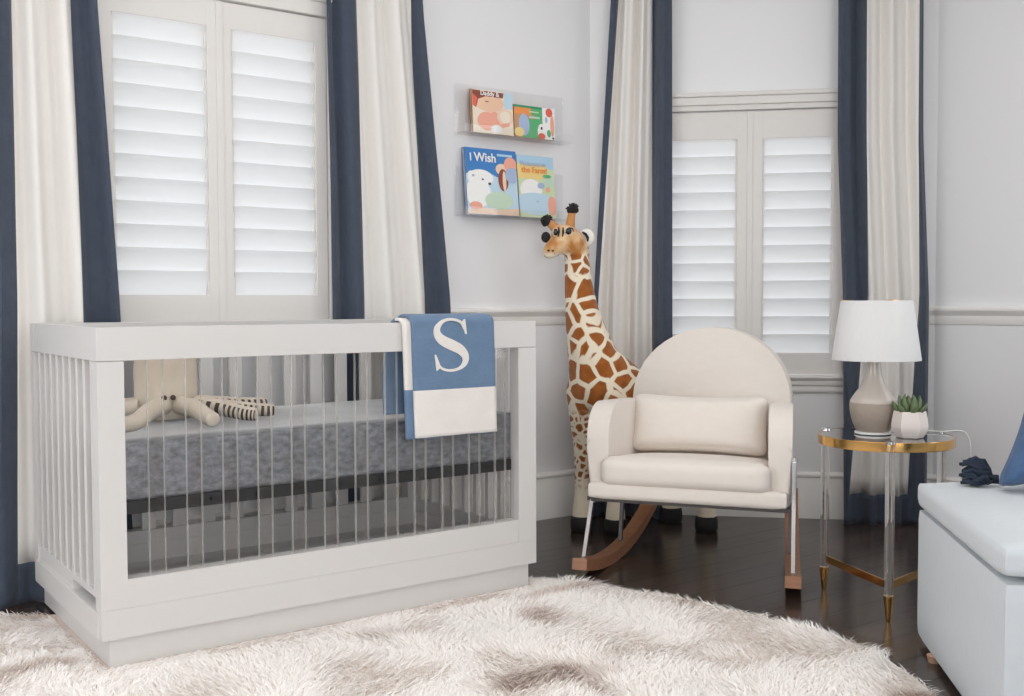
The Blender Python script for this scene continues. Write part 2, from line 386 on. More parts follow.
# ------------------------------------------------------------------ shuttered windows
def shutter_window(name, loc, rz, lr, zl, zp, casing, sill):
    """lr: louver x ranges of the two panels, zl louver z range, zp panel z range, casing (x0,x1,ztop)"""
    (a0, a1), (b0, b1) = lr
    mid = (a1 + b0) / 2; o0 = a0 - .045; o1 = b1 + .045
    bm = B(); x0, x1, zt = casing
    th = .026
    box(bm, (x0, -th, zp[0] - .0), (o0 - .004, .10, zp[1] + .004), .004); box(bm, (o1 + .004, -th, zp[0]), (x1, .10, zp[1] + .004), .004)
    # head casing in stepped bands
    box(bm, (x0, -th, zp[1] + .004), (x1, .10, zt - .052), .004); box(bm, (x0 - .006, -th - .010, zt - .054), (x1 + .006, .05, zt - .018), .006); box(bm, (x0 - .014, -th - .018, zt - .020), (x1 + .014, .05, zt), .006)
    root = mk(name, bm, m_trim, loc=loc, rz=rz, kind='structure')
    bm = B(); box(bm, (o0 - .02, .085, zp[0]), (o1 + .02, .091, zp[1] + .01)); mk('pane', bm, m_glass, root)
    bm = B(); molding(bm, [(d, z + sill - .612) for d, z in SILL], x0 - .03, x1 + .03); mk('sill', bm, m_mould, root, angle=25)
    for (l0, l1, p0, p1) in ((a0, a1, o0, mid - .0015), (b0, b1, mid + .0015, o1)):
        bm = B()
        box(bm, (p0, -.012, zp[0] + .004), (l0, .018, zp[1]), .003); box(bm, (l1, -.012, zp[0] + .004), (p1, .018, zp[1]), .003)
        box(bm, (l0 - .002, -.012, zp[0] + .004), (l1 + .002, .018, zl[0]), .003); box(bm, (l0 - .002, -.012, zl[1]), (l1 + .002, .018, zp[1]), .003)
        # bead that steps down to the louvers
        box(bm, (l0 - .001, -.006, zl[0]), (l0 + .006, .012, zl[1])); box(bm, (l1 - .006, -.006, zl[0]), (l1 + .001, .012, zl[1]))
        if p0 < mid < p1 + .01: box(bm, (mid - .012, -.017, zp[0] + .004), (mid + .012, -.011, zp[1]), .002)
        pn = mk('shutter_panel', bm, m_trim, root)
        bm = B(); cnt = int(round((zl[1] - zl[0]) / .0762)); pitch = (zl[1] - zl[0]) / cnt; tilt = math.radians(70)
        for i in range(cnt):
            zc = zl[0] + pitch * (i + .5)
            pts = []
            for k in range(14):
                t = 2 * PI * k / 14; u = .0455 * math.cos(t); w = .0055 * math.sin(t)
                pts.append((.006 - u * math.cos(tilt) + w * math.sin(tilt), zc + u * math.sin(tilt) + w * math.cos(tilt)))
            prism(bm, pts, lambda a, b, d: (d, a, b), l0 + .002, l1 - .002)
        mk('louvers', bm, m_louver, pn, angle=60)
    return root
shutter_window('window_1', (0, YW, 0), 0, ((.283, .596), (.683, .996)), (.955, 1.868), (.845, 1.958), (.14, 1.14, 2.065), .842)
shutter_window('window_2', K, RB, ((.340, .628), (.736, 1.024)), (.708, 1.618), (.612, 1.735), (.245, 1.12, 1.815), .612)
# plain daylight window further along the right wall, beyond the picture
bm = B()
for lo, hi in (((1.17, -.03, .47), (1.25, .1, 2.38)), ((3.35, -.03, .47), (3.43, .1, 2.38)), ((1.25, -.03, .47), (3.35, .1, .55)), ((1.25, -.03, 2.3), (3.35, .1, 2.38)), ((2.28, .02, .55), (2.32, .08, 2.3))):
    box(bm, lo, hi, .004)
w3 = mk('window_3', bm, m_trim, loc=E_, rz=RR, kind='structure')
bm = B(); box(bm, (1.25, .05, .55), (3.35, .056, 2.3)); mk('pane', bm, m_glass, w3)

bm = B()
for lo, hi in (((2.92, -.03, .04), (3.0, .1, 2.38)), ((5.4, -.03, .04), (5.48, .1, 2.38)), ((3.0, -.03, .04), (5.4, .1, .12)), ((3.0, -.03, 2.3), (5.4, .1, 2.38)), ((4.18, .02, .12), (4.22, .08, 2.3))): box(bm, lo, hi, .004)
w5 = B()
for lo, hi in (((2.92, -.03, .37), (3.0, .1, 2.38)), ((5.2, -.03, .37), (5.28, .1, 2.38)), ((3.0, -.03, .37), (5.2, .1, .45)), ((3.0, -.03, 2.3), (5.2, .1, 2.38)), ((4.08, .02, .45), (4.12, .08, 2.3))): box(w5, lo, hi, .004)
w5 = mk('added_window_side', w5, m_trim, loc=(XL, YB, 0), rz=PI / 2, kind='structure')  # window added in the unseen side wall to brighten left-facing surfaces
pb = B(); box(pb, (3.0, .05, .45), (5.2, .056, 2.3)); mk('pane', pb, m_glass, w5)
w4 = mk('added_window_front', bm, m_trim, loc=(E_.x, YB, 0), rz=PI, kind='structure')  # window added behind the camera to flatten the light
bm = B(); box(bm, (3.0, .05, .12), (5.4, .056, 2.3)); mk('pane', bm, m_glass, w4)

# ------------------------------------------------------------------ curtains
def interp(rows, z):
    rows = sorted(rows)
    if z <= rows[0][0]: return rows[0][1]
    for (za, a), (zb, b) in zip(rows, rows[1:]):
        if z <= zb:
            t = (z - za) / (zb - za); return [p + (q - p) * t for p, q in zip(a, b)]
    return rows[-1][1]
def curtain(name, label, loc, rz, rows, hem, base, amp, nf, ph, edge=None):
    root = empty(name, label, 'curtain', loc, rz, 'white curtains with navy borders')
    cx0 = sum(rows[0][1]) / 4; root.location = Vector(loc) + Matrix.Rotation(rz, 3, 'Z') @ Vector((cx0, -base, 0))
    NZ = 36; zs = [hem * k / 5 for k in range(6)] + [hem + (CZ - .004 - hem) * (k / NZ) for k in range(1, NZ + 1)]
    segs = (10, 44, 10); parts = {}
    tot = sum(segs)
    def P(si, j, z):
        xs = interp(rows, z); a, b = xs[si], xs[si + 1]
        t = j / segs[si]; x = a + (b - a) * t
        s = (x - xs[0]) / (xs[3] - xs[0])
        flow = .35 + .65 * min(1, z / 2.4) if z > .9 else .35 + .65 * min(1, .9 / 2.4) 
        w = math.sin(2 * PI * nf * s + ph) + .45 * math.sin(2 * PI * nf * 1.9 * s + ph * 2.3 + .5 * z) 
        d = base + amp * w / 1.5 + .004 * noise.noise(Vector((x * 8, z * 3, base * 50)))
        if edge and si in edge: d += edge[si] * (t if si == 2 else 1 - t)
        return Vector((x - cx0, -d + base, z))
    def build(nm, mat, si, zi0, zi1):
        bm = B(); g = [[bm.verts.new(P(si, j, zs[i])) for j in range(segs[si] + 1)] for i in range(zi0, zi1 + 1)]
        for i in range(zi1 - zi0):
            for j in range(segs[si]): bm.faces.new((g[i][j], g[i][j + 1], g[i + 1][j + 1], g[i + 1][j]))
        o = mk(nm, bm, mat, root, angle=70)
        md = o.modifiers.new('cloth', 'SOLIDIFY'); md.thickness = .003; md.offset = 0
        return o
    top = len(zs) - 1
    build('panel', m_white_cloth, 1, 5, top)
    build('border', m_navy, 0, 0, top); build('border', m_navy, 2, 0, top)
    build('hem', m_navy, 1, 0, 5)
    return root
dA, dB = .016, .036
curtain('curtain', 'white curtain with navy edges behind the left end of the white crib', (0, YW, 0), 0,
        [(2.62, [-.16 + dA, -.036 + dA, .128 + dA, .188 + dA]), (1.86, [-.18 + dA, -.037 + dA, .132 + dA, .205 + dA]), (.94, [-.20 + dA, -.040 + dA, .143 + dA, .255 + dA]), (0, [-.24 + dA, -.058 + dA, .15 + dA, .29 + dA])],
        .125, .060, .030, 4.1, .9)
curtain('curtain', 'white curtain with navy edges hanging left of the picture books', (0, YW, 0), 0,
        [(2.62, [.97 + dB, 1.095 + dB, 1.33 + dB, 1.345 + dB]), (2.02, [.979 + dB, 1.104 + dB, 1.345 + dB, 1.374 + dB]), (.94, [.994 + dB, 1.122 + dB, 1.389 + dB, 1.487 + dB]), (0, [1.0 + dB, 1.13 + dB, 1.40 + dB, 1.52 + dB])],
        .125, .060, .030, 3.9, 2.2)
curtain('curtain', 'white curtain with navy edges directly behind the giraffe', K, RB,
        [(2.62, [.105, .132, .272, .352]), (2.2, [.098, .127, .270, .352]), (.93, [.026, .044, .273, .358]), (0, [.01, .035, .28, .365])],
        .125, .095, .036, 3.7, 1.2)
curtain('curtain', 'white curtain with navy edges hanging behind the table lamp', K, RB,
        [(2.62, [1.02, 1.13, 1.335, 1.352]), (2.15, [1.026, 1.136, 1.338, 1.362]), (1.6, [1.028, 1.140, 1.340, 1.368]), (.93, [1.057, 1.157, 1.358, 1.40]), (0, [1.07, 1.075, 1.32, 1.40])],
        .125, .095, .036, 3.5, .2)

# ------------------------------------------------------------------ crib
CR = empty('crib', 'white wooden crib with clear acrylic front slats standing on the shaggy rug', 'crib', (0, 0, .008))
CL, CD, CH = 1.36, .747, .859; b0 = .074; T = .045
def cz(z): return z - .008
def crib_face(y0, y1, front):
    for px0, px1 in ((0, .066), (1.290, CL)): bm = B(); box(bm, (px0, y0, .1495), (px1, y1, .7735), .0008); mk('post', bm, m_crib, CR)
    bm = B(); box(bm, (0, y0, .7742), (CL, y1, CH), .0025); mk('top_rail', bm, m_crib, CR)
    bm = B(); box(bm, (.0655, y0 + .0002, .1495), (1.2895, y1 - .0002, .222 if front else .192), .0006); box(bm, (0, y0, b0), (CL, y1, .1493), .0005); mk('bottom_rail', bm, m_crib, CR)
    for k in range(12):
        x = .128 + .0985 * k
        if front:
            bm = B(); box(bm, (x, (y0 + y1) / 2 - .006, .21), (x + .042, (y0 + y1) / 2 + .006, .785), .001, 1)
            bm.faces.ensure_lookup_table()
            for f in bm.faces:
                if abs(f.calc_center_median().x - x - .021) > .0195: f.material_index = 1
            mk('slat', bm, [m_acryl, m_acryl_edge], CR, label='clear acrylic slat')
        else:
            bm = B(); box(bm, (x - .008, (y0 + y1) / 2 - .010, .18), (x + .036, (y0 + y1) / 2 + .010, .785), .004); mk('slat', bm, m_crib, CR, label='white wooden slat')
crib_face(0, T, True); crib_face(CD - T, CD, False)
for x0, x1 in ((0, T), (CL - T, CL)):
    bm = B(); box(bm, (x0 + .001, T, .7745), (x1 - .001, CD - T, CH), .0015); mk('top_rail', bm, m_crib, CR)
    bm = B(); xs = (x0 + .006, x1 - .006)
    box(bm, (xs[0], T, .187 - .02), (xs[1], CD - T, .187), .003)
    if x0 == 0:   # the end board has a shallow slot cut near the front
        box(bm, (xs[0], .30, .135), (xs[1], CD - T, .170), 0); box(bm, (xs[0], T, .135), (xs[1], .075, .170))
    else: box(bm, (xs[0], T, .135), (xs[1], CD - T, .170))
    box(bm, (x0 - (.004 if x0 == 0 else 0), T * .5, b0), (x1 + (0 if x0 == 0 else .004), CD - T * .5, .142), .003); mk('bottom_rail', bm, m_crib, CR)
    for k in range(9):
        y = T + (CD - 2 * T) * (k + .5) / 9
        if y > CD - T - .02: break
        bm = B(); box(bm, ((x0 + x1) / 2 - .017, y - .011, .18), ((x0 + x1) / 2 + .017, y + .011, .785), .003, 2); mk('slat', bm, m_crib, CR, label='white wooden slat')
# plinth: a set-back frame of boards, with an inner ledge
bm = B()
for lo, hi in (((.022, .014, 0), (CL - .022, .034, b0 + .004)), ((.022, CD - .034, 0), (CL - .022, CD - .014, b0 + .004)), ((.022, .033, 0), (.042, CD - .033, b0 + .004)), ((CL - .042, .033, 0), (CL - .022, CD - .033, b0 + .004))): box(bm, lo, hi, .002)
mk('plinth', bm, m_crib, CR)
bm = B()
for lo, hi in (((T, T, b0), (CL - T, T + .10, b0 + .018)), ((T, CD - T - .10, b0), (CL - T, CD - T, b0 + .018)), ((T, T + .09, b0), (T + .62, CD - T - .09, b0 + .018)), ((CL - T - .12, T + .09, b0), (CL - T, CD - T - .09, b0 + .018))): box(bm, lo, hi, .002)
mk('inner_ledge', bm, m_crib, CR)
# metal mattress support
bm = B()
mx0, mx1, my0, my1 = T - .002, CL - T + .005, T - .004, CD - T - .008
box(bm, (mx0, my0, .378), (mx1, my0 + .018, .412), .002); box(bm, (mx0, my1 - .018, .378), (mx1, my1, .412), .002); box(bm, (mx0, my0, .378), (mx0 + .018, my1, .412), .002); box(bm, (mx1 - .018, my0, .378), (mx1, my1, .412), .002)
for k in range(9): x = mx0 + (mx1 - mx0) * (k + 1) / 10; box(bm, (x - .004, my0, .392), (x + .004, my1, .400))
for k in range(5): y = my0 + (my1 - my0) * (k + 1) / 6; box(bm, (mx0, y - .004, .396), (mx1, y + .004, .404))
mk('mattress_support', bm, m_black, CR)
# mattress under a fitted sheet
bm = softbox((mx0 + .004, my0 + .002, .414), (mx1 - .004, my1 - .002, .576), .020, (.0, .004, .006), 26)
for v in bm.verts:
    p = v.co
    v.co += Vector((0, 1, 0)) * .0025 * noise.noise(Vector((p.x * 9, p.y * 3, p.z * 18))) * (1 if p.y < .2 else 0)
    if p.z > .56: v.co.z += .0025 * noise.noise(Vector((p.x * 7, p.y * 7, 3)))
tag(mk('crib_mattress', bm, m_sheet), 'crib mattress under a heathered slate blue fitted sheet', 'mattress')

# ------------------------------------------------------------------ knitted blanket over the front rail
def blanket_sheet(x0, x1, off, zf, zb, colour, thick, x_taper=0, seed=0, back_shift=0):
    """strip hung over the rail; colour(x, z, front)->material index"""
    yf, yb, zt = -off, T + off, CH + .008 + off
    path = []
    nz_ = 34
    for k in range(nz_ + 1): z = zf + (zt - .022 - zf) * k / nz_; path.append((yf, z, True))
    for k in range(1, 10):
        a = PI * k / 10; path.append(((yf + yb) / 2 - (yb - yf) / 2 * math.cos(a), zt - .022 + .022 * math.sin(a), k <= 5))
    if zb:
        for k in range(nz_ + 1): z = zt - .022 + (zb - zt + .022) * k / nz_; path.append((yb, z, False))
    NX = 30; bm = B(); g = []
    for i, (y, z, fr) in enumerate(path):
        row = []
        for j in range(NX + 1):
            s = j / NX; tz = (zt - z)
            x = x0 + (x1 - x0) * s + (tz * x_taper) + (back_shift if not fr else 0) * min(1, tz * 6)
            d = .004 * noise.noise(Vector((x * 7 + seed, z * 4, seed))) * min(1, tz * 5) + .004 * math.sin(s * PI) * min(1, tz * 5)
            row.append(bm.verts.new((x, y + (-abs(d) if fr else abs(d)), z + .004 * noise.noise(Vector((x * 10, seed, 1))) * (1 if i in (0, len(path) - 1) else 0))))
        g.append(row)
    for i in range(len(path) - 1):
        for j in range(NX):
            f = bm.faces.new((g[i][j], g[i][j + 1], g[i + 1][j + 1], g[i + 1][j]))
            c = f.calc_center_median(); f.material_index = colour((c.x - x0 - (zt - c.z) * x_taper) / (x1 - x0), c.z, path[i][2])
    return bm
BL = empty('knitted_blanket', 'folded blue and white knitted blanket with a white S hung over the crib rail', 'blanket', (1.03, .02, CH + .008))
def bk(nm, bm, th):
    for v in bm.verts: v.co -= Vector(BL.location)
    o = mk(nm, bm, [m_blue_knit, m_white_knit], BL, angle=70)
    md = o.modifiers.new('knit', 'SOLIDIFY'); md.thickness = th; md.offset = 0; return o
bk('under_layer', blanket_sheet(.860, 1.183, .010, .522, .592, lambda s, z, fr: (1 if z > .668 and fr else 0), .010, .030, 3, -.035), .009)
bk('top_layer', blanket_sheet(.884, 1.176, .021, .526, .64, lambda s, z, fr: (1 if z < .668 and fr else 0), .012, .030, 5), .009)
# the letter: a stroke of varying width with two serifs
def letter_S(h):
    c = [(.78, .80), (.70, .93), (.50, .985), (.30, .95), (.17, .83), (.17, .70), (.28, .59), (.48, .50), (.68, .41), (.80, .29), (.80, .16), (.68, .05), (.46, .012), (.26, .06), (.14, .20)]
    w = [.035, .045, .05, .06, .12, .16, .19, .205, .19, .16, .12, .06, .05, .045, .035]
    P = catmull([(x, y, 0) for x, y in c], 6); W = [v.x for v in catmull([(a, 0, 0) for a in w], 6)]
    L = []; R = []
    for i, p in enumerate(P):
        d = (P[min(i + 1, len(P) - 1)] - P[max(0, i - 1)]).normalized(); nrm = Vector((-d.y, d.x, 0))
        L.append(p + nrm * W[i] / 2); R.append(p - nrm * W[i] / 2)
    quads = [(L[i], L[i + 1], R[i + 1], R[i]) for i in range(len(P) - 1)]
    quads.append((Vector((.72, .92, 0)), Vector((.80, .99, 0)), Vector((.84, .70, 0)), Vector((.81, .70, 0))))
    quads.append((Vector((.10, .32, 0)), Vector((.13, .32, 0)), Vector((.24, .08, 0)), Vector((.14, .01, 0))))
    return [[v * h for v in q] for q in quads]
bm = B()
for qi, q in enumerate(letter_S(.158)):
    vs = [bm.verts.new((.944 + p.x * .98, -.0300 - (.0007 if qi > 83 else 0), .720 + p.y)) for p in q]
    vb = [bm.verts.new(v.co + Vector((0, .007, 0))) for v in vs]
    bm.faces.new(vs); bm.faces.new(vb[::-1])
    for i in range(4): bm.faces.new((vs[i], vb[i], vb[(i + 1) % 4], vs[(i + 1) % 4]))
for v in bm.verts: v.co -= Vector(BL.location)
mk('monogram', bm, m_white_knit, BL, label='white knitted letter S')

# ------------------------------------------------------------------ octopus soft toy on the mattress
OC = empty('octopus_toy', 'beige linen octopus soft toy with striped tentacles sitting on the crib mattress', 'soft toy', (.285, .36, .584))
def rel(o, pts): return [tuple(Vector(p) - Vector(o.location)) for p in pts]
bm = B()
prof = [(.05, .004), (.078, .012), (.088, .04), (.090, .09), (.090, .15), (.086, .185), (.072, .215), (.045, .234), (.010, .242)]
lathe(bm, prof, 32)
for v in bm.verts: v.co.y *= .8; v.co += v.co.normalized() * .004 * noise.noise(v.co * 14)
mk('head', bm, m_linen, OC, angle=80)
for sx_ in (-1.5, -.35):
    bm = B(); bmesh.ops.create_uvsphere(bm, u_segments=12, v_segments=8, radius=.008, matrix=Matrix.Translation((.0 + sx_ * .022, -.0855, .075))); mk('eye', bm, m_linen_dark, OC)
STR = (10, 11, 12, 13, 14, 15, 0, 1)
def tentacle(pts, r0, stripes=True):
    P = catmull([Vector(p) for p in pts], 16); N = len(P)
    rad = []
    for i in range(N):
        t = i / (N - 1); r = r0 * (1 - .28 * t)
        if t > .93: r *= math.sqrt(max(.03, 1 - ((t - .93) / .072) ** 2))
        rad.append(r)
    bm = B(); tube(bm, P, rad, 16, True, (lambda i, k: 1 if (i // 2) % 2 == 0 and (k in STR) else 0) if stripes else None)
    mk('tentacle', bm, [m_linen, m_linen_dark], OC, angle=80)
tentacle([(-.03, -.06, .05), (-.09, -.14, .045), (-.15, -.20, .025), (-.215, -.235, .022)], .028, False)
tentacle([(.02, -.07, .05), (.035, -.14, .046), (.045, -.20, .030), (.050, -.25, .022)], .028, False)
tentacle([(.07, -.05, .05), (.13, -.13, .038), (.165, -.175, .028), (.195, -.20, .024)], .025)
tentacle([(.09, -.02, .045), (.17, -.07, .035), (.23, -.10, .028), (.285, -.12, .025)], .024)
tentacle([(.09, .03, .045), (.18, .08, .035), (.28, .11, .025), (.36, .13, .022)], .026)
tentacle([(-.08, -.02, .045), (-.14, .02, .035), (-.19, .06, .025), (-.22, .12, .022)], .026)
tentacle([(-.03, .07, .045), (-.08, .16, .035), (-.11, .22, .025), (-.12, .26, .022)], .026)
tentacle([(.05, .07, .045), (.09, .16, .035), (.13, .22, .025), (.15, .26, .022)], .026)

# ------------------------------------------------------------------ rug
edge = [(-.75, .60), (-.4, .70), (-.114, .669), (-.008, .60), (.35, .50), (.8, .38), (1.15, .24), (1.397, .057), (1.511, -.091), (1.565, -.276), (1.629, -.468), (1.663, -.673), (1.685, -.84), (1.680, -1.0), (1.62, -1.16), (1.505, -1.335), (1.26, -1.56), (.95, -1.78), (.4, -1.95), (-.3, -1.95), (-1.0, -1.6), (-1.35, -.9), (-1.3, -.1), (-1.05, .4)]
outline = [(p.x, p.y) for p in catmull([(a, b, 0) for a, b in edge], 6, True)]
bm = B(); prism(bm, outline, lambda a, b, d: (a, b, d), 0, .008)
RG = tag(mk('shaggy_rug', bm, m_backing), 'shaggy white rug with painted taupe streaks for shaded roots spread under the crib on the dark floor', 'rug')
poly = np.array(outline)
def inside(x, y):
    c = np.zeros(len(x), bool); n = len(poly); j = n - 1
    for i in range(n):
        xi, yi = poly[i]; xj, yj = poly[j]
        c ^= ((yi > y) != (yj > y)) & (x < (xj - xi) * (y - yi) / (yj - yi + 1e-12) + xi); j = i
    return c
def nf2(x, y, f, seed):
    """smooth value noise on a lattice, vectorised"""
    r = np.random.default_rng(seed); G = r.random((64, 64))
    u = (x * f) % 64; v = (y * f) % 64; i = u.astype(int); j = v.astype(int); a = u - i; b = v - j
    a = a * a * (3 - 2 * a); b = b * b * (3 - 2 * b); i1 = (i + 1) % 64; j1 = (j + 1) % 64
    return (G[i % 64, j % 64] * (1 - a) + G[i1, j % 64] * a) * (1 - b) + (G[i % 64, j1] * (1 - a) + G[i1, j1] * a) * b
N = 420000
X = rng.uniform(-1.4, 1.72, N); Y = rng.uniform(-2.0, .72, N)
dep = (X + .6964) * .587 + (Y + 2.7051) * .81
keep = inside(X, Y) & ((dep > 1.7) | (rng.random(N) < .12))
keep &= ~((X > .012) & (X < 1.348) & (Y > .004) & (Y < .745))
X, Y = X[keep], Y[keep]; N = len(X)
# tufts: strands lean together towards the middle of their tuft, and the tufts lean with slow swirls
ang = 2 * PI * (nf2(X, Y, 2.3, 1) * 1.6 + nf2(X, Y, 6., 2) * .8) + rng.normal(0, .75, N)
lean = .018 + .022 * nf2(X, Y, 5., 3) + rng.normal(0, .004, N)
g = .045; ca = nf2(X, Y, 22., 4)
H = .022 + .010 * nf2(X, Y, 9., 5) + rng.normal(0, .004, N); near = (X > -.09) & (X < 1.45) & (Y > -.10) & (Y < .8); H[near] *= .5; H = np.clip(H, .008, .05)
dx = np.cos(ang) * lean; dy = np.sin(ang) * lean
# keep the crib plinth clear of leaning strands
tipx, tipy = X + dx, Y + dy
hit = (tipx > .0) & (tipx < 1.36) & (tipy > -.004) & (tipy < .75)
dx[hit] *= -.6; dy[hit] = -abs(dy[hit]) * .6
wa = rng.uniform(0, PI, N); w = rng.uniform(.0009, .0017, N)
ts = np.array([0, .45, .8, 1.0]); ws = np.array([1, .95, .7, .15])
V = np.zeros((N, 8, 3), np.float32)
for k in range(4):
    t = ts[k]; bx = X + dx * t ** 1.6; by = Y + dy * t ** 1.6; bz = .006 + H * (t - .25 * t * t)
    for s_, sg in ((0, -1), (1, 1)):
        V[:, k * 2 + s_, 0] = bx + sg * w * ws[k] * np.cos(wa); V[:, k * 2 + s_, 1] = by + sg * w * ws[k] * np.sin(wa); V[:, k * 2 + s_, 2] = bz
idx = np.arange(N)[:, None, None] * 8 + np.array([[0, 1, 3, 2], [2, 3, 5, 4], [4, 5, 7, 6]])[None]
me = bpy.data.meshes.new('pile')
me.vertices.add(N * 8); me.vertices.foreach_set('co', V.reshape(-1))
nfc = N * 3; me.loops.add(nfc * 4); me.loops.foreach_set('vertex_index', idx.reshape(-1).astype(np.int32))
me.polygons.add(nfc); me.polygons.foreach_set('loop_start', np.arange(nfc, dtype=np.int32) * 4)
# white yarn; brown roots and shade of parted pile painted as taupe streaks, heavier left
st = nf2(X * 1.0 + Y * .6, Y * 1.8 - X * .3, 4.6, 8) * .6 + nf2(X, Y, 9., 9) * .4
heavy = np.clip((.45 - X) / 1.2, 0, 1) * .06
taupe = np.clip((st - .67 + heavy) / .10, 0, 1) * rng.uniform(.3, .8, N)
cw = np.array(lin((252, 249, 246))[:3]); ct = np.array(lin((190, 167, 152))[:3])
colr = cw[None] * (1 - taupe[:, None]) + ct[None] * taupe[:, None]; colr *= rng.uniform(.95, 1.03, N)[:, None]
C4 = np.ones((N, 8, 4), np.float32); C4[:, :, :3] = np.clip(colr, 0, 1)[:, None, :]
me.update(calc_edges=True)
at = me.color_attributes.new('tone', 'FLOAT_COLOR', 'POINT'); at.data.foreach_set('color', C4.reshape(-1))
me.materials.append(m_pile)
PL = bpy.data.objects.new('pile', me); COL.objects.link(PL); PL.parent = RG; PL['kind'] = 'stuff'

# ------------------------------------------------------------------ rocking chair; local x = viewer's right, y = back, z up
CH_ = empty('rocking_chair', 'cream upholstered rocking chair with chrome legs and walnut rockers', 'chair', (1.7335, -.2935, 0), -math.radians(56))
m_c = m_cream
# seat base
bm = softbox((-.328, .0, .270), (.328, .56, .335), .022, (0, .004, 0), 12)
for v in bm.verts: v.co.x *= 1 - .27 * max(0, v.co.y); v.co.z -= .085 * max(0, v.co.y)
mk('seat_base', bm, m_c, CH_, angle=60)
# arms: side profile with a round front shoulder, then soft bevels
def arc(cx, cy, r, a0, a1, n=8): return [(cx + r * math.cos(math.radians(a0 + (a1 - a0) * k / n)), cy + r * math.sin(math.radians(a0 + (a1 - a0) * k / n))) for k in range(n + 1)]
for sg in (-1, 1):
    prof = [(.045, .275)] + [(.040, .45)] + arc(.165, .475, .125, 180, 90, 10) + [(.30, .606), (.60, .615), (.62, .275)]
    bm = B(); prism(bm, prof, lambda a, b, d, sg=sg: (d - sg * .085 * a, a, b - .085 * a), sg * .264, sg * .338, .030, 6); mk('arm', bm, m_c, CH_, angle=60)
# back: half-round top, leaning
tl = math.tan(math.radians(9))
def backp(hw, z0, zs, zt):
    pts = [(-hw, z0)] + [(-hw, zs)]
    for k in range(1, 24): a = PI - PI * k / 24; pts.append((hw * math.cos(a), zs + (zt - zs) * math.sin(a)))
    return pts + [(hw, zs), (hw, z0)]
bm = B(); prism(bm, backp(.285, .29, .575, .832), lambda a, b, d: (a, d + (b - .3) * tl, b), .445, .545, .030, 5)
mk('backrest', bm, m_c, CH_, angle=60)
bm = softbox((-.282, -.012, .316), (.276, .47, .418), .036, (.003, .008, .010), 18)
for v in bm.verts: v.co.x *= (1 - .2 * max(0, v.co.y)) * (1 - .07 * min(1, max(0, (v.co.y - .02) / .05))); v.co.z -= .10 * max(0, v.co.y)
mk('seat_cushion', bm, m_c, CH_, angle=80)
for sg in (-1, 1):   # piping seams of the cushion
    pass
# legs
for sg in (-1, 1):
    bm = B(); bar(bm, (.342 if sg > 0 else -.314, .035, .425 if sg > 0 else .268), (sg * .342, .0 + .02, .05), .012, .020, .003)
    lathe(bm, [(.009, 0), (.009, .012), (.004, .016)], 12, (.342 if sg > 0 else -.314, .035, .422 if sg > 0 else .256)); mk('leg', bm, m_chrome, CH_)
    bm = B(); bar(bm, (sg * .30, .40, .275), (sg * .30, .36, .055), .012, .020, .003); mk('leg', bm, m_dchrome, CH_)
bm = B(); bar(bm, (-.318, .03, .268), (.345, .03, .268), .014, .012, .002); bar(bm, (-.30, .42, .268), (.30, .42, .268), .014, .012, .002)
for sg in (-1, 1): bar(bm, (sg * .325, .03, .268), (sg * .30, .45, .268), .014, .012, .002)
mk('seat_frame', bm, m_dchrome, CH_)
def rocker(sg, k):
    bm = B(); rings = []
    hw = .025
    for i in range(27):
        t = -.02 + .86 * i / 26; u = sg * (.345 - k * max(0, t)); z = .5 * (t - .25) ** 2
        sl = math.atan(1.0 * (t - .25)); th = .038
        ny, nz = -math.sin(sl), math.cos(sl)
        rings.append([bm.verts.new((u - hw, t, z)), bm.verts.new((u + hw, t, z)), bm.verts.new((u + hw, t + ny * th, z + nz * th)), bm.verts.new((u - hw, t + ny * th, z + nz * th))])
    for a, b in zip(rings, rings[1:]):
        for q in range(4): bm.faces.new((a[q], a[(q + 1) % 4], b[(q + 1) % 4], b[q]))
    bm.faces.new(rings[0][::-1]); bm.faces.new(rings[-1])
    es = [e for e in bm.edges if len(e.link_faces) == 2 and e.calc_face_angle(0) > .8]
    bmesh.ops.bevel(bm, geom=es, offset=.003, segments=2, affect='EDGES')
    return mk('rocker', bm, m_walnut, CH_)
rocker(-1, .10); rocker(1, .10)
# lumbar pillow resting on the seat
bm = softbox((-.250, -.05, -.108), (.236, .05, .106), .045, (0, .026, .0), 20, .012, .004, 3)
pil = mk('lumbar_pillow', bm, m_cream, angle=80)
tag(pil, 'cream lumbar pillow lying against the back of the rocking chair', 'pillow')
R3 = Matrix.Rotation(-math.radians(56), 4, 'Z')
pil.matrix_world = Matrix.Translation((1.7335, -.2935, 0)) @ R3 @ Matrix.Translation((-.006, .345, .496)) @ Matrix.Rotation(math.radians(-16), 4, 'X')

# ------------------------------------------------------------------ giraffe soft toy
GI = empty('giraffe_toy', 'tall plush giraffe with brown patches standing behind the rocking chair', 'soft toy', (2.24, .43, 0))
G0 = Vector(GI.location)
def gp(p): return tuple(Vector(p[:3]) - G0) + tuple(p[3:])
neck = [(2.080, .528, .58, .126), (2.062, .543, .69, .106), (2.042, .558, .79, .087), (2.024, .571, .90, .070), (2.014, .578, 1.0, .059), (2.010, .581, 1.09, .053), (2.004, .586, 1.16, .050)]
head = [(2.000, .588, 1.165, .052), (1.982, .578, 1.160, .054), (1.965, .588, 1.185, .052), (1.946, .600, 1.195, .045)]
muz = [(1.965, .585, 1.170, .048), (1.930, .600, 1.156, .042), (1.905, .606, 1.139, .036), (1.892, .608, 1.126, .031)]
trunk = [(2.11, .505, .56, .125), (2.18, .465, .53, .130), (2.29, .41, .50, .130), (2.40, .365, .47, .120)]
wither = [(2.07, .535, .70, .085), (2.15, .48, .60, .10)]
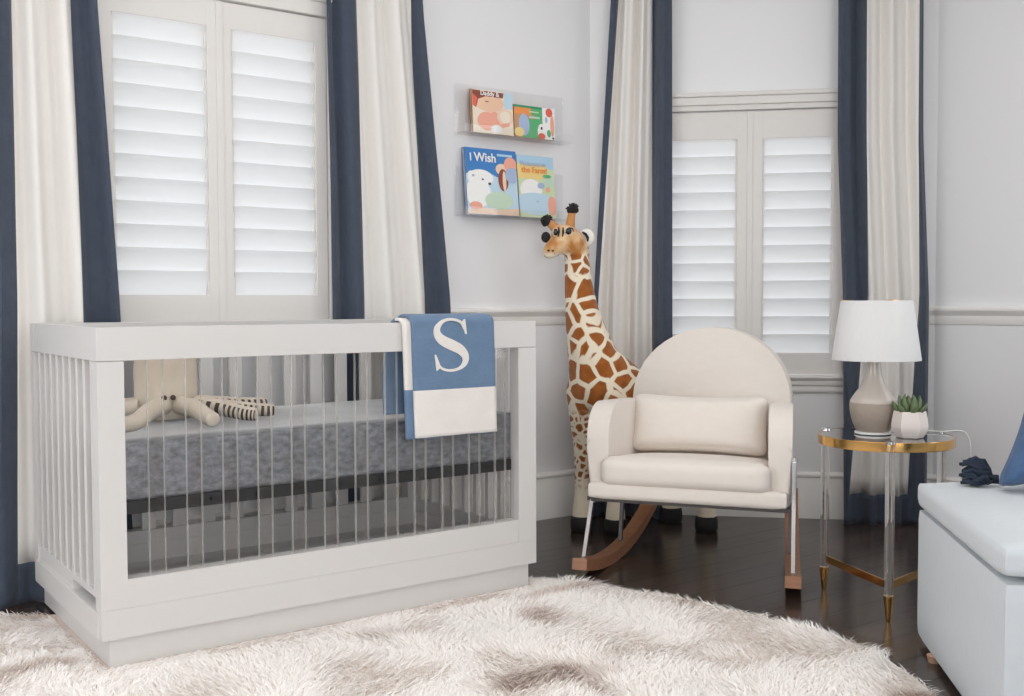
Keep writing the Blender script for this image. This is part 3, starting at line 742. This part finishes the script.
def leg(x0, y0, z0, r0, x1, y1): return [(x0, y0, z0, r0), ((x0 * .45 + x1 * .55), (y0 * .45 + y1 * .55), .36, .048), (x1, y1, .24, .032), (x1, y1, .15, .032), (x1, y1, .08, .041), (x1, y1, .045, .043)]
feet = [(2.024, .568), (2.095, .445), (2.425, .265), (2.44, .48)]
legs = [leg(2.045, .56, .56, .090, *feet[0]), leg(2.105, .46, .54, .085, *feet[1]), leg(2.41, .31, .50, .09, *feet[2]), leg(2.43, .42, .50, .09, *feet[3])]
me = blob([[gp(p) for p in c] for c in [neck, head, muz, trunk, wither] + legs], .0085, 8)
mk('body', me, m_giraffe, GI, angle=180)
for fx, fy in feet:
    bm = B(); lathe(bm, [(.036, 0), (.044, .004), (.047, .02), (.046, .042), (.043, .058), (.038, .064)], 20, gp((fx, fy, 0))); mk('hoof', bm, m_black_plush, GI, angle=60)
def ell(bm, c, r, rot=None, seg=16, mi=0):
    n0 = len(bm.faces)
    mt = Matrix.Translation(gp(c)[:3]) @ (rot or Matrix.Identity(4)) @ Matrix.Diagonal((r[0], r[1], r[2], 1))
    bmesh.ops.create_uvsphere(bm, u_segments=seg, v_segments=seg // 2 + 2, radius=1, matrix=mt)
    bm.faces.ensure_lookup_table()
    for f in bm.faces[n0:]: f.material_index = mi
# horns with black tufts
for a, b_, c in (((1.984, .596, 1.222), (1.990, .594, 1.266), (1.996, .592, 1.298)), ((1.936, .616, 1.215), (1.918, .634, 1.238), (1.907, .646, 1.252))):
    bm = B(); tube(bm, [gp(a), gp(b_), gp(c)], [.021, .016, .014], 12); hn = mk('horn', bm, m_tan_plush, GI, angle=80)
    bm = B(); ell(bm, c, (.023, .023, .022))
    for v in bm.verts: v.co += Vector((noise.noise(v.co * 60), noise.noise(v.co * 60 + Vector((5, 0, 0))), noise.noise(v.co * 60 + Vector((0, 5, 0))))) * .006
    for k in range(14):
        d = Vector((random.uniform(-1, 1), random.uniform(-1, 1), random.uniform(-.1, 1))).normalized(); p = Vector(gp(c))
        tube(bm, [p + d * .012, p + d * .024, p + d * .030 + Vector((0, 0, -.003))], [.006, .004, .001], 5)
    mk('tuft', bm, m_black_plush, hn, angle=80)
# ears
rgt = Vector((.81, -.587, 0)); fwd = Vector((-.587, -.81, 0))
def frame(xa, ya):
    za = xa.cross(ya).normalized(); ya = za.cross(xa).normalized()
    return Matrix((xa, ya, za)).transposed().to_4x4()
bm = B(); ell(bm, (2.036, .553, 1.186), (.032, .012, .034), frame(rgt, fwd)); er = mk('ear', bm, m_white_plush, GI, label='white ear', angle=80)
bm = B(); tube(bm, [gp((2.013, .552, 1.206)), gp((2.020, .540, 1.197)), gp((2.028, .537, 1.183)), gp((2.030, .538, 1.168))], [.003, .006, .006, .003], 8); mk('ear_lining', bm, m_black_plush, er)
bm = B(); ell(bm, (1.899, .642, 1.186), (.019, .014, .022), frame(rgt, fwd)); mk('ear', bm, m_black_plush, GI, label='black far ear', angle=80)
# face: eye patches, eyes, lashes, nostrils, brow stripes
def onface(c, r, m, nm, par=GI): bm = B(); ell(bm, c, r, frame(rgt, fwd)); return mk(nm, bm, m, par, angle=80)
ey = onface((1.942, .551, 1.204), (.021, .009, .018), m_cheek, 'eye'); onface((1.935, .542, 1.206), (.012, .010, .014), m_eye, 'pupil', ey)
bm = B(); tube(bm, [gp((1.926, .551, 1.198)), gp((1.936, .540, 1.219)), gp((1.946, .534, 1.217)), gp((1.953, .533, 1.204))], [.002, .003, .003, .002], 6); mk('eyelash', bm, m_black_plush, ey)
ey = onface((1.907, .588, 1.202), (.014, .009, .017), m_cheek, 'eye'); onface((1.899, .580, 1.203), (.009, .009, .014), m_eye, 'pupil', ey)
for q in ((1.926, .566, 1.222), (1.913, .577, 1.222)):
    bm = B(); tube(bm, [gp(q), gp((q[0] - .004, q[1] - .006, q[2] - .018)), gp((q[0] - .006, q[1] - .004, q[2] - .038))], [.002, .0045, .002], 6); mk('brow_stripe', bm, m_black_plush, GI)
bm = B(); ell(bm, (1.870, .588, 1.130), (.005, .005, .004)); ell(bm, (1.884, .578, 1.129), (.005, .005, .004)); mk('nostrils', bm, m_black_plush, GI)
bm = B()   # mane down the back of the neck
for k in range(60):
    t = k / 59; z = 1.15 - .5 * t; i = next(i for i in range(len(neck) - 1) if neck[i][2] <= z + 1e-6 <= neck[i + 1][2] + 1e-6) if z < 1.16 else 5
    a, c = neck[i], neck[i + 1]; f = (z - a[2]) / (c[2] - a[2]); p = Vector([a[j] + (c[j] - a[j]) * f for j in range(3)]); r = a[3] + (c[3] - a[3]) * f
    bd = Vector((.86, .10, .2)).normalized(); p = Vector(gp(p)) + bd * (r - .004)
    for q in range(3):
        o = Vector((random.uniform(-.006, .006), random.uniform(-.012, .012), 0)); tube(bm, [p + o, p + o + bd * .010, p + o + bd * .016 - Vector((0, 0, .006))], [.005, .004, .001], 5)
mk('mane', bm, m_tan_plush, GI, angle=80)
bm = B(); tube(bm, [gp((2.52, .33, .53)), gp((2.555, .315, .48)), gp((2.56, .31, .40)), gp((2.555, .31, .34))], [.016, .012, .010, .009], 10); tl_ = mk('tail', bm, m_tan_plush, GI, angle=80)
bm = B(); ell(bm, (2.555, .31, .31), (.018, .018, .04)); mk('tuft', bm, m_black_plush, tl_)

# ------------------------------------------------------------------ side table
TX, TY, TR, TZ = 2.111, -.774, .198, .519
ST = empty('side_table', 'round side table with mirrored top, brass rim and clear legs beside the bench', 'table', (TX, TY, 0))
t = NT('mirror glass'); b = t.bsdf(i_Roughness=.03, i_Metallic=1.); b.inputs['Base Color'].default_value = lin((200, 202, 204)); m_mirror = t.m
bm = B(); lathe(bm, [(TR - .008, TZ - .012), (TR - .006, TZ - .0005)], 64); mk('table_top', bm, m_mirror, ST)
bm = B(); lathe(bm, [(TR - .009, TZ - .028), (TR, TZ - .028), (TR + .001, TZ - .026), (TR + .001, TZ - .001), (TR, TZ), (TR - .006, TZ), (TR - .009, TZ - .001), (TR - .009, TZ - .028)], 64, cap=False); mk('rim', bm, m_brass, ST)
t = NT('solid acrylic'); b = t.bsdf(i_Roughness=.02, i_IOR=1.42); b.inputs['Transmission Weight'].default_value = .93; b.inputs['Base Color'].default_value = lin((246, 244, 242)); m_rod = t.m
vf = Vector((-.587, -.81, 0)); vr = Vector((.81, -.587, 0)); ra = -.27
dirs = [vf * math.cos(ra + k) + vr * math.sin(ra + k) for k in (-2 * PI / 3, 0, 2 * PI / 3)]
LP = [d * (TR + .002) for d in dirs]
for p in LP:
    bm = B(); lathe(bm, [(.0135, .072), (.0135, TZ - .002)], 24, p); lg = mk('leg', bm, m_rod, ST, label='clear acrylic leg')
    bm = B(); lathe(bm, [(.006, 0), (.007, .004), (.0145, .070), (.0145, .076)], 24, p); mk('foot', bm, m_brass, lg)
    bm = B(); lathe(bm, [(.0145, TZ - .004), (.0145, TZ + .003), (.010, TZ + .006)], 24, p); mk('cap', bm, m_chrome, lg)
bm = B()
for i in range(2):
    a, c = LP[i], LP[i + 1]; d = (c - a).normalized() * .012
    bar(bm, a + d + Vector((0, 0, .105)), c - d + Vector((0, 0, .105)), .006, .022, .001)
mk('stretcher', bm, m_brass, ST)

# ------------------------------------------------------------------ lamp
def camp(lat, dep): return Vector((-.6964, -2.7051, 0)) + Vector((.81, -.587, 0)) * lat + Vector((.587, .81, 0)) * dep
lp = camp(1.110, 3.235); lp.z = TZ
LA = empty('table_lamp', 'table lamp with two tone ceramic base and white shade on the side table', 'lamp', lp)
u = .00306
hi = [(r * u, z) for r, z in ((22.6, .097), (22.2, .104), (20.5, .112), (17, .128), (14, .140), (11.2, .154), (9.2, .169), (7.6, .188), (6.9, .206), (6.5, .225), (6.3, .244))]
lo = [(r * u, z) for r, z in ((15.8, .008), (16.8, .014), (19.2, .03), (21.2, .05), (22.6, .072), (22.9, .088), (22.6, .097))]
bm = B(); lathe(bm, lo, 48); bs = mk('base', bm, m_cer_lo, LA, label='taupe lower body', angle=60)
bm = B(); lathe(bm, hi, 48); mk('neck', bm, m_cer_hi, LA, label='glazed pale upper body', angle=60)
bm = B(); lathe(bm, [(.052, 0), (.055, .002), (.055, .006), (.050, .009)], 40); mk('foot_ring', bm, m_white_plastic, LA)
bm = B()
sh0, sh1, r0, r1 = .228, .408, .1315, .106
lathe(bm, [(r0, sh0), (r1, sh1), (r1 - .002, sh1 + .001), (r1 - .004, sh1), (r0 - .003, sh0), (r0 - .001, sh0 - .001), (r0, sh0)], 64, (.006, -.004, 0), cap=False)
mk('lamp_shade', bm, m_shade, LA, angle=60)
bm = B(); lathe(bm, [(.008, .24), (.008, .27), (.014, .272), (.014, .30), (.010, .31)], 16)
for k in range(3): a = 2 * PI * k / 3; bar(bm, (0, 0, .405), (.006 + (r1 - .003) * math.cos(a), -.004 + (r1 - .003) * math.sin(a), .41), .003, .003, 0)
tube(bm, [(0, 0, .30), (0, 0, .408)], .003, 8)
mk('harp', bm, m_brass, LA)
cord = [(.045, .01, .006), (.10, .01, .005), (.15, -.03, .004), (.165, -.075, .004), (.185, -.12, .004), (.215, -.155, .008), (.235, -.17, -.006), (.245, -.175, -.05), (.25, -.16, -.16), (.27, -.10, -.33), (.30, -.02, -.46), (.36, .06, -.506), (.45, .12, -.507)]
bm = B(); tube(bm, catmull(cord, 8), .0026, 8); mk('cord', bm, m_white_plastic, LA)

# ------------------------------------------------------------------ succulent
pp = camp(1.186, 3.137); pp.z = TZ
PS = empty('potted_succulent', 'small green succulent in a faceted white pot on the side table', 'plant', pp)
bm = B(); lathe(bm, [(.036, 0), (.039, .002), (.0505, .022), (.0525, .036), (.050, .056), (.0455, .080), (.041, .080), (.039, .070)], 6, phase=math.radians(-54)); mk('pot', bm, m_pot, PS, angle=20)
bm = B(); lathe(bm, [(.0385, .066), (.036, .072)], 6, phase=math.radians(-54)); mk('soil', bm, m_soil, PS)
bm = B()
for ring, (cnt, tilt, ln, rad) in enumerate(((8, 62, .048, .022), (7, 42, .056, .016), (5, 22, .058, .009), (3, 6, .05, .003))):
    for k in range(cnt):
        a = 2 * PI * k / cnt + ring * .5 + random.uniform(-.12, .12); tt = math.radians(tilt + random.uniform(-6, 6)); L = ln * random.uniform(.88, 1.08)
        o = Vector((math.cos(a), math.sin(a), 0)); base_ = o * rad + Vector((0, 0, .072))
        pts = []
        for i in range(7):
            f = i / 6; th_ = tt - .35 * f; pts.append(base_ + o * L * f * math.sin(th_) + Vector((0, 0, L * f * math.cos(th_))))
        tube(bm, pts, [.006, .009, .0112, .0112, .0092, .0055, .0008], 8, flat=.55)
mk('foliage', bm, m_leaf, PS, angle=80)

# ------------------------------------------------------------------ storage bench; local x runs along the bay wall direction, -y towards the room
BN = empty('storage_bench', 'pale blue grey upholstered storage bench at the edge of the rug', 'bench', (1.872, -1.030, 0), RB)
W_, D_ = 1.25, .80
bm = softbox((.006, -D_ + .006, .014), (W_ - .006, -.006, .3655), .016, (0, 0, 0), 10); mk('body', bm, m_bench, BN, angle=60)
bm = softbox((0, -D_, .3665), (W_, 0, .443), .028, (0, 0, .006), 14); mk('lid', bm, m_bench, BN, angle=60)
for x in (.016, W_ - .016):
    for y in (-.19, -D_ + .19):
        bm = B(); lathe(bm, [(.016, 0), (.020, .018)], 16, (x, y, 0)); mk('foot', bm, m_foot, BN)
# blue cushion with a tassel
CU = empty('blue_cushion', 'blue cushion with navy yarn tassels standing on the storage bench', 'cushion', (2.0219, -1.392, 0.449), RB)
bm = softbox((-.22, -.06, -.2), (.22, .06, .2), .05, (0, .045, 0), 18, .03)
mt = Matrix.Translation((0, 0, .195)) @ Matrix.Rotation(math.radians(-16), 4, 'X') @ Matrix(((1, 0, .30, .065), (0, 1, 0, 0), (0, 0, 1, 0), (0, 0, 0, 1)))
bmesh.ops.transform(bm, matrix=mt, verts=bm.verts); mk('cover', bm, m_denim, CU, angle=80)
inv = Matrix.Rotation(-RB, 4, 'Z') @ Matrix.Translation(-Vector(CU.location))
def tassel(knot, tip, n=90):
    bm = B(); knot = inv @ Vector(knot); tip = inv @ Vector(tip); d = tip - knot; L = d.length; d.normalize()
    for k in range(n):
        s = Vector((random.uniform(-1, 1), random.uniform(-1, 1), random.uniform(-.35, 1.3))); s = (s - d * s.dot(d)) * random.uniform(.2, 1)
        l = L * random.uniform(.65, 1.05); q = []
        for i in range(6):
            f = i / 5; p = knot + d * l * f + s * .046 * math.sin(f * PI * .7) + Vector((.004 * math.cos(f * 11 + k * 2), .004 * math.sin(f * 8 + k), .007 * math.sin(f * 9 + k)))
            p.z = max(p.z, .005); q.append(p)
        tube(bm, q, [.002, .0045, .0055, .006, .006, .004], 6)
    tube(bm, [knot - d * .012, knot + d * .02], [.012, .012], 10)
    return bm
ts_ = mk('tassel', tassel((1.9123, -1.2329, 0.464), (1.8671, -1.1735, 0.464)), m_tassel, CU, angle=80)
bm = B(); tube(bm, [inv @ Vector((1.9095, -1.2301, 0.46)), inv @ Vector((1.9074, -1.2633, 0.453)), inv @ Vector((1.9038, -1.281, 0.46))], .003, 6); mk('cord', bm, m_tassel, CU)

# ------------------------------------------------------------------ picture books on clear wall ledges
def ledge(x0, x1, z, back_h, label):
    r = empty('acrylic_ledge', label, 'shelf', ((x0 + x1) / 2, YW, z)); h = (x1 - x0) / 2
    bm = B(); box(bm, (-h, -.005, 0), (h, -.001, back_h), .001, 1); mk('back_plate', bm, m_ledge, r)
    bm = B(); box(bm, (-h, -.075, 0), (h, -.005, .005), .001, 1); mk('tray', bm, m_ledge, r)
    bm = B(); box(bm, (-h, -.079, 0), (h, -.075, .035), .001, 1); mk('lip', bm, m_ledge, r)
    return r
ledge(1.60, 2.15, 1.595, .20, 'upper clear acrylic book ledge on the left wall')
ledge(1.60, 2.15, 1.270, .20, 'lower clear acrylic book ledge on the left wall')
def bookmat(n, c): return M_plain('print ' + n, c, .45)
BM = {k: bookmat(k, c) for k, c in dict(blue=(62, 128, 196), cream=(240, 226, 206), white=(242, 242, 240), paleblue=(190, 216, 232), peach=(238, 170, 148), brown=(140, 70, 54), green=(92, 178, 120), orange=(236, 150, 82), red=(226, 104, 84), yellow=(240, 214, 140), tan=(198, 150, 112), lilac=(168, 186, 216), icegreen=(196, 218, 196), dark=(56, 52, 56), sand=(236, 208, 184), palegreen=(206, 222, 180), page=(244, 240, 230), sky=(176, 210, 232), skin=(238, 198, 168), darkgreen=(48, 150, 104)).items()}
BK = list(BM); BI = {k: i for i, k in enumerate(BK)}
def book(label, x0, x1, z, h, th, lean, ground, art, texts, back='white'):
    """a hard-cover book, cover art as thin printed shapes; u,v in 0..1 across the cover"""
    w = x1 - x0; y0 = -.070 if True else 0
    r = empty('picture_book', label, 'book', (x0, YW - .058, z), 0, 'picture books on the clear ledges')
    bm = B(); box(bm, (0, 0, 0), (w, .003, h), 0, mi=BI[ground]); box(bm, (0, th - .003, 0), (w, th, h), 0, mi=BI[back]); box(bm, (0, 0, 0), (.003, th, h), 0, mi=BI[back])
    lay = [0]
    def shape(pts, c):
        lay[0] += 1; e = -.00015 * lay[0]
        f = bm.faces.new([bm.verts.new((max(.0005, min(w - .0005, u_ * w)), e, max(.0005, min(h - .0005, v_ * h)))) for u_, v_ in pts]); f.material_index = BI[c]
    for a in art:
        if a[0] == 'r': _, u0, v0, u1, v1, c = a; shape([(u0, v0), (u1, v0), (u1, v1), (u0, v1)], c)
        elif a[0] == 'e':
            _, cu, cv, ru, rv, c = a; shape([(cu + ru * math.cos(2 * PI * k / 20), cv + rv * math.sin(2 * PI * k / 20)) for k in range(20)], c)
        else: shape(a[1], a[2])
    for s, u_, v_, size, c in texts:
        tm = text_mesh(s, size, .0003); add_mesh(bm, tm, Matrix.Translation((u_ * w, -.004, v_ * h)) @ Matrix.Rotation(PI / 2, 4, 'X'), BI[c]); bpy.data.meshes.remove(tm)
    bmesh_fix = bm
    me = bpy.data.meshes.new('cover'); bm.to_mesh(me); bm.free()
    o = bpy.data.objects.new('cover', me); COL.objects.link(o); o.parent = r
    for k in BK: me.materials.append(BM[k])
    bm = B(); box(bm, (.003, .003, .003), (w - .003, th - .003, h - .003)); mk('pages', bm, BM['page'], r)
    r.rotation_euler.x = lean
    return r
L_ = math.radians(6)
book('picture book with a red haired child and pale cover, on the upper ledge', 1.652, 1.853, 1.602, .172, .016, -L_ * .6, 'cream', [
    ('r', .78, .62, 1, 1, 'paleblue'), ('e', .42, .72, .36, .22, 'skin'), ('p', [(.02, .98), (.02, .62), (.10, .58), (.16, .78), (.34, .86), (.76, .86), (.78, .98)], 'brown'), ('p', [(.02, .9), (.02, .62), (.09, .60), (.14, .8)], 'red'),
    ('e', .36, .28, .24, .22, 'peach'), ('e', .55, .36, .16, .16, 'peach'), ('e', .80, .42, .20, .2, 'sand'), ('e', .80, .42, .13, .14, 'cream'), ('p', [(.5, .2), (.9, .3), (.9, .22), (.6, .12)], 'peach'), ('e', .58, .12, .14, .1, 'white'), ('e', .36, .74, .05, .012, 'brown')],
    [('Daddy &', .20, .875, .026, 'white')], 'tan')
book('small green picture book with cartoon animals and white edge, on the upper ledge', 1.857, 2.068, 1.602, .132, .014, -L_ * .6, 'green', [
    ('r', 0, .72, .42, .97, 'orange'), ('r', 0, .60, .5, .72, 'tan'), ('p', [(.0, .0), (.0, .6), (.16, .62), (.3, .3), (.2, 0)], 'tan'), ('e', .24, .40, .13, .34, 'lilac'), ('e', .12, .16, .12, .14, 'yellow'), ('r', .0, .93, .7, 1, 'darkgreen'),
    ('r', .69, 0, 1, 1, 'white'), ('e', .86, .86, .085, .14, 'red'), ('e', .93, .45, .05, .34, 'peach'), ('e', .84, .20, .05, .12, 'green'), ('e', .66, .22, .1, .26, 'white'), ('e', .66, .09, .09, .1, 'red'), ('e', .66, .34, .025, .05, 'dark'), ('e', .78, .62, .03, .1, 'lilac'), ('e', .94, .06, .025, .035, 'dark'),
    ('r', .36, .80, .6, .84, 'palegreen'), ('r', .36, .62, .62, .68, 'icegreen')], [], 'orange')
book('blue picture book with a polar bear and the words I Wish, on the lower ledge', 1.628, 1.880, 1.278, .268, .018, -L_, 'blue', [
    ('p', [(0, 0), (0, .60), (.2, .66), (.45, .64), (.6, .58), (1, .60), (1, 0)], 'paleblue'), ('e', .28, .55, .25, .13, 'white'), ('e', .22, .32, .25, .22, 'white'), ('e', .10, .60, .06, .05, 'white'), ('e', .32, .53, .02, .015, 'dark'), ('e', .45, .47, .03, .02, 'dark'), ('e', .14, .58, .025, .02, 'lilac'),
    ('e', .62, .22, .28, .14, 'icegreen'), ('p', [(0, 0), (1, 0), (1, .12), (.6, .08), (.3, .11), (0, .06)], 'sand'), ('e', .16, .13, .12, .06, 'peach'),
    ('e', .70, .70, .12, .09, 'sand'), ('e', .88, .78, .13, .12, 'peach'), ('e', .72, .54, .10, .17, 'brown'), ('e', .74, .52, .035, .16, 'sand'), ('e', .90, .62, .14, .12, 'lilac'), ('r', .62, .90, .92, .935, 'sky')],
    [('I', .08, .80, .044, 'white'), ('Wish', .17, .80, .050, 'white')], 'lilac')
book('pastel farm picture book beside the blue polar bear book, on the lower ledge', 1.884, 2.074, 1.278, .258, .016, -L_, 'palegreen', [
    ('r', 0, .80, 1, 1, 'sky'), ('r', 0, .62, .8, .86, 'yellow'), ('e', .35, .44, .30, .18, 'white'), ('e', .45, .22, .62, .18, 'paleblue'), ('e', .85, .6, .18, .1, 'icegreen'), ('e', .8, .68, .12, .03, 'green'), ('e', .9, .2, .12, .16, 'peach'), ('e', .5, .26, .04, .015, 'lilac'), ('e', .62, .52, .1, .05, 'lilac'), ('e', .8, .46, .06, .04, 'peach')],
    [('Welcome to', .07, .83, .026, 'lilac'), ('the Farm!', .10, .72, .034, 'orange')], 'white')

# ------------------------------------------------------------------ light and camera
wd = bpy.data.worlds.new('sky'); SC.world = wd; wd.use_nodes = True
bg = wd.node_tree.nodes['Background']; bg.inputs[0].default_value = (.985, .992, 1, 1); bg.inputs[1].default_value = 4.4
def area(name, loc, target, sx, sy, power, col=(1, 1, 1)):
    li = bpy.data.lights.new(name, 'AREA'); li.shape = 'RECTANGLE'; li.size = sx; li.size_y = sy; li.energy = power; li.color = col
    o = bpy.data.objects.new(name, li); COL.objects.link(o); o.location = loc
    o.rotation_euler = (Vector(target) - Vector(loc)).to_track_quat('-Z', 'Y').to_euler(); return o
area('daylight_right', (E_.x + .16, E_.y - 2.3, 1.42), (0, E_.y - 2.3, 1.42), 2.1, 1.75, 23, (1, .985, .96))
area('fill_front', (E_.x - 4.2, YB - .16, 1.2), (E_.x - 4.2, 0, 1.15), 2.4, 2.15, 125, (1, .98, .96))  # added fill from behind the camera, through the added front window
area('fill_left', (XL - .16, YB + 4.1, 1.38), (0, YB + 4.1, 1.2), 2.2, 1.85, 42, (1, .99, .975))  # added fill that lifts the left-facing surfaces
area('ceiling_fill', (.7, -1.3, CZ - .03), (.7, -1.3, 0), 3.0, 3.0, 46, (1, .97, .94))  # added broad soft fill below the ceiling, without any fixture
f_px = 1056.3381; pitch, yaw, roll = .0426, .6273, -.003
cam = bpy.data.cameras.new('camera'); co = bpy.data.objects.new('camera', cam); COL.objects.link(co); SC.camera = co
cam.sensor_fit = 'HORIZONTAL'; cam.sensor_width = 36; cam.lens = 36 * f_px / 1024; cam.clip_start = .05
fw = Vector((math.sin(yaw) * math.cos(pitch), math.cos(yaw) * math.cos(pitch), -math.sin(pitch))); r_ = Vector((math.cos(yaw), -math.sin(yaw), 0)); u_ = r_.cross(fw)
r2 = r_ * math.cos(roll) + u_ * math.sin(roll); u2 = -r_ * math.sin(roll) + u_ * math.cos(roll)
m = Matrix((r2, u2, -fw)).transposed().to_4x4(); m.translation = (-.6964, -2.7051, .9241); co.matrix_world = m
SC.view_settings.view_transform = 'Standard'; SC.view_settings.look = 'None'; SC.view_settings.gamma = 1; SC.view_settings.use_curve_mapping = False
SC.view_settings.exposure = -.94
cy = SC.cycles
cy.use_denoising = True; cy.max_bounces = 16; cy.diffuse_bounces = 12; cy.glossy_bounces = 4; cy.transmission_bounces = 8; cy.transparent_max_bounces = 24; cy.sample_clamp_indirect = 6; cy.caustics_refractive = False; cy.caustics_reflective = False
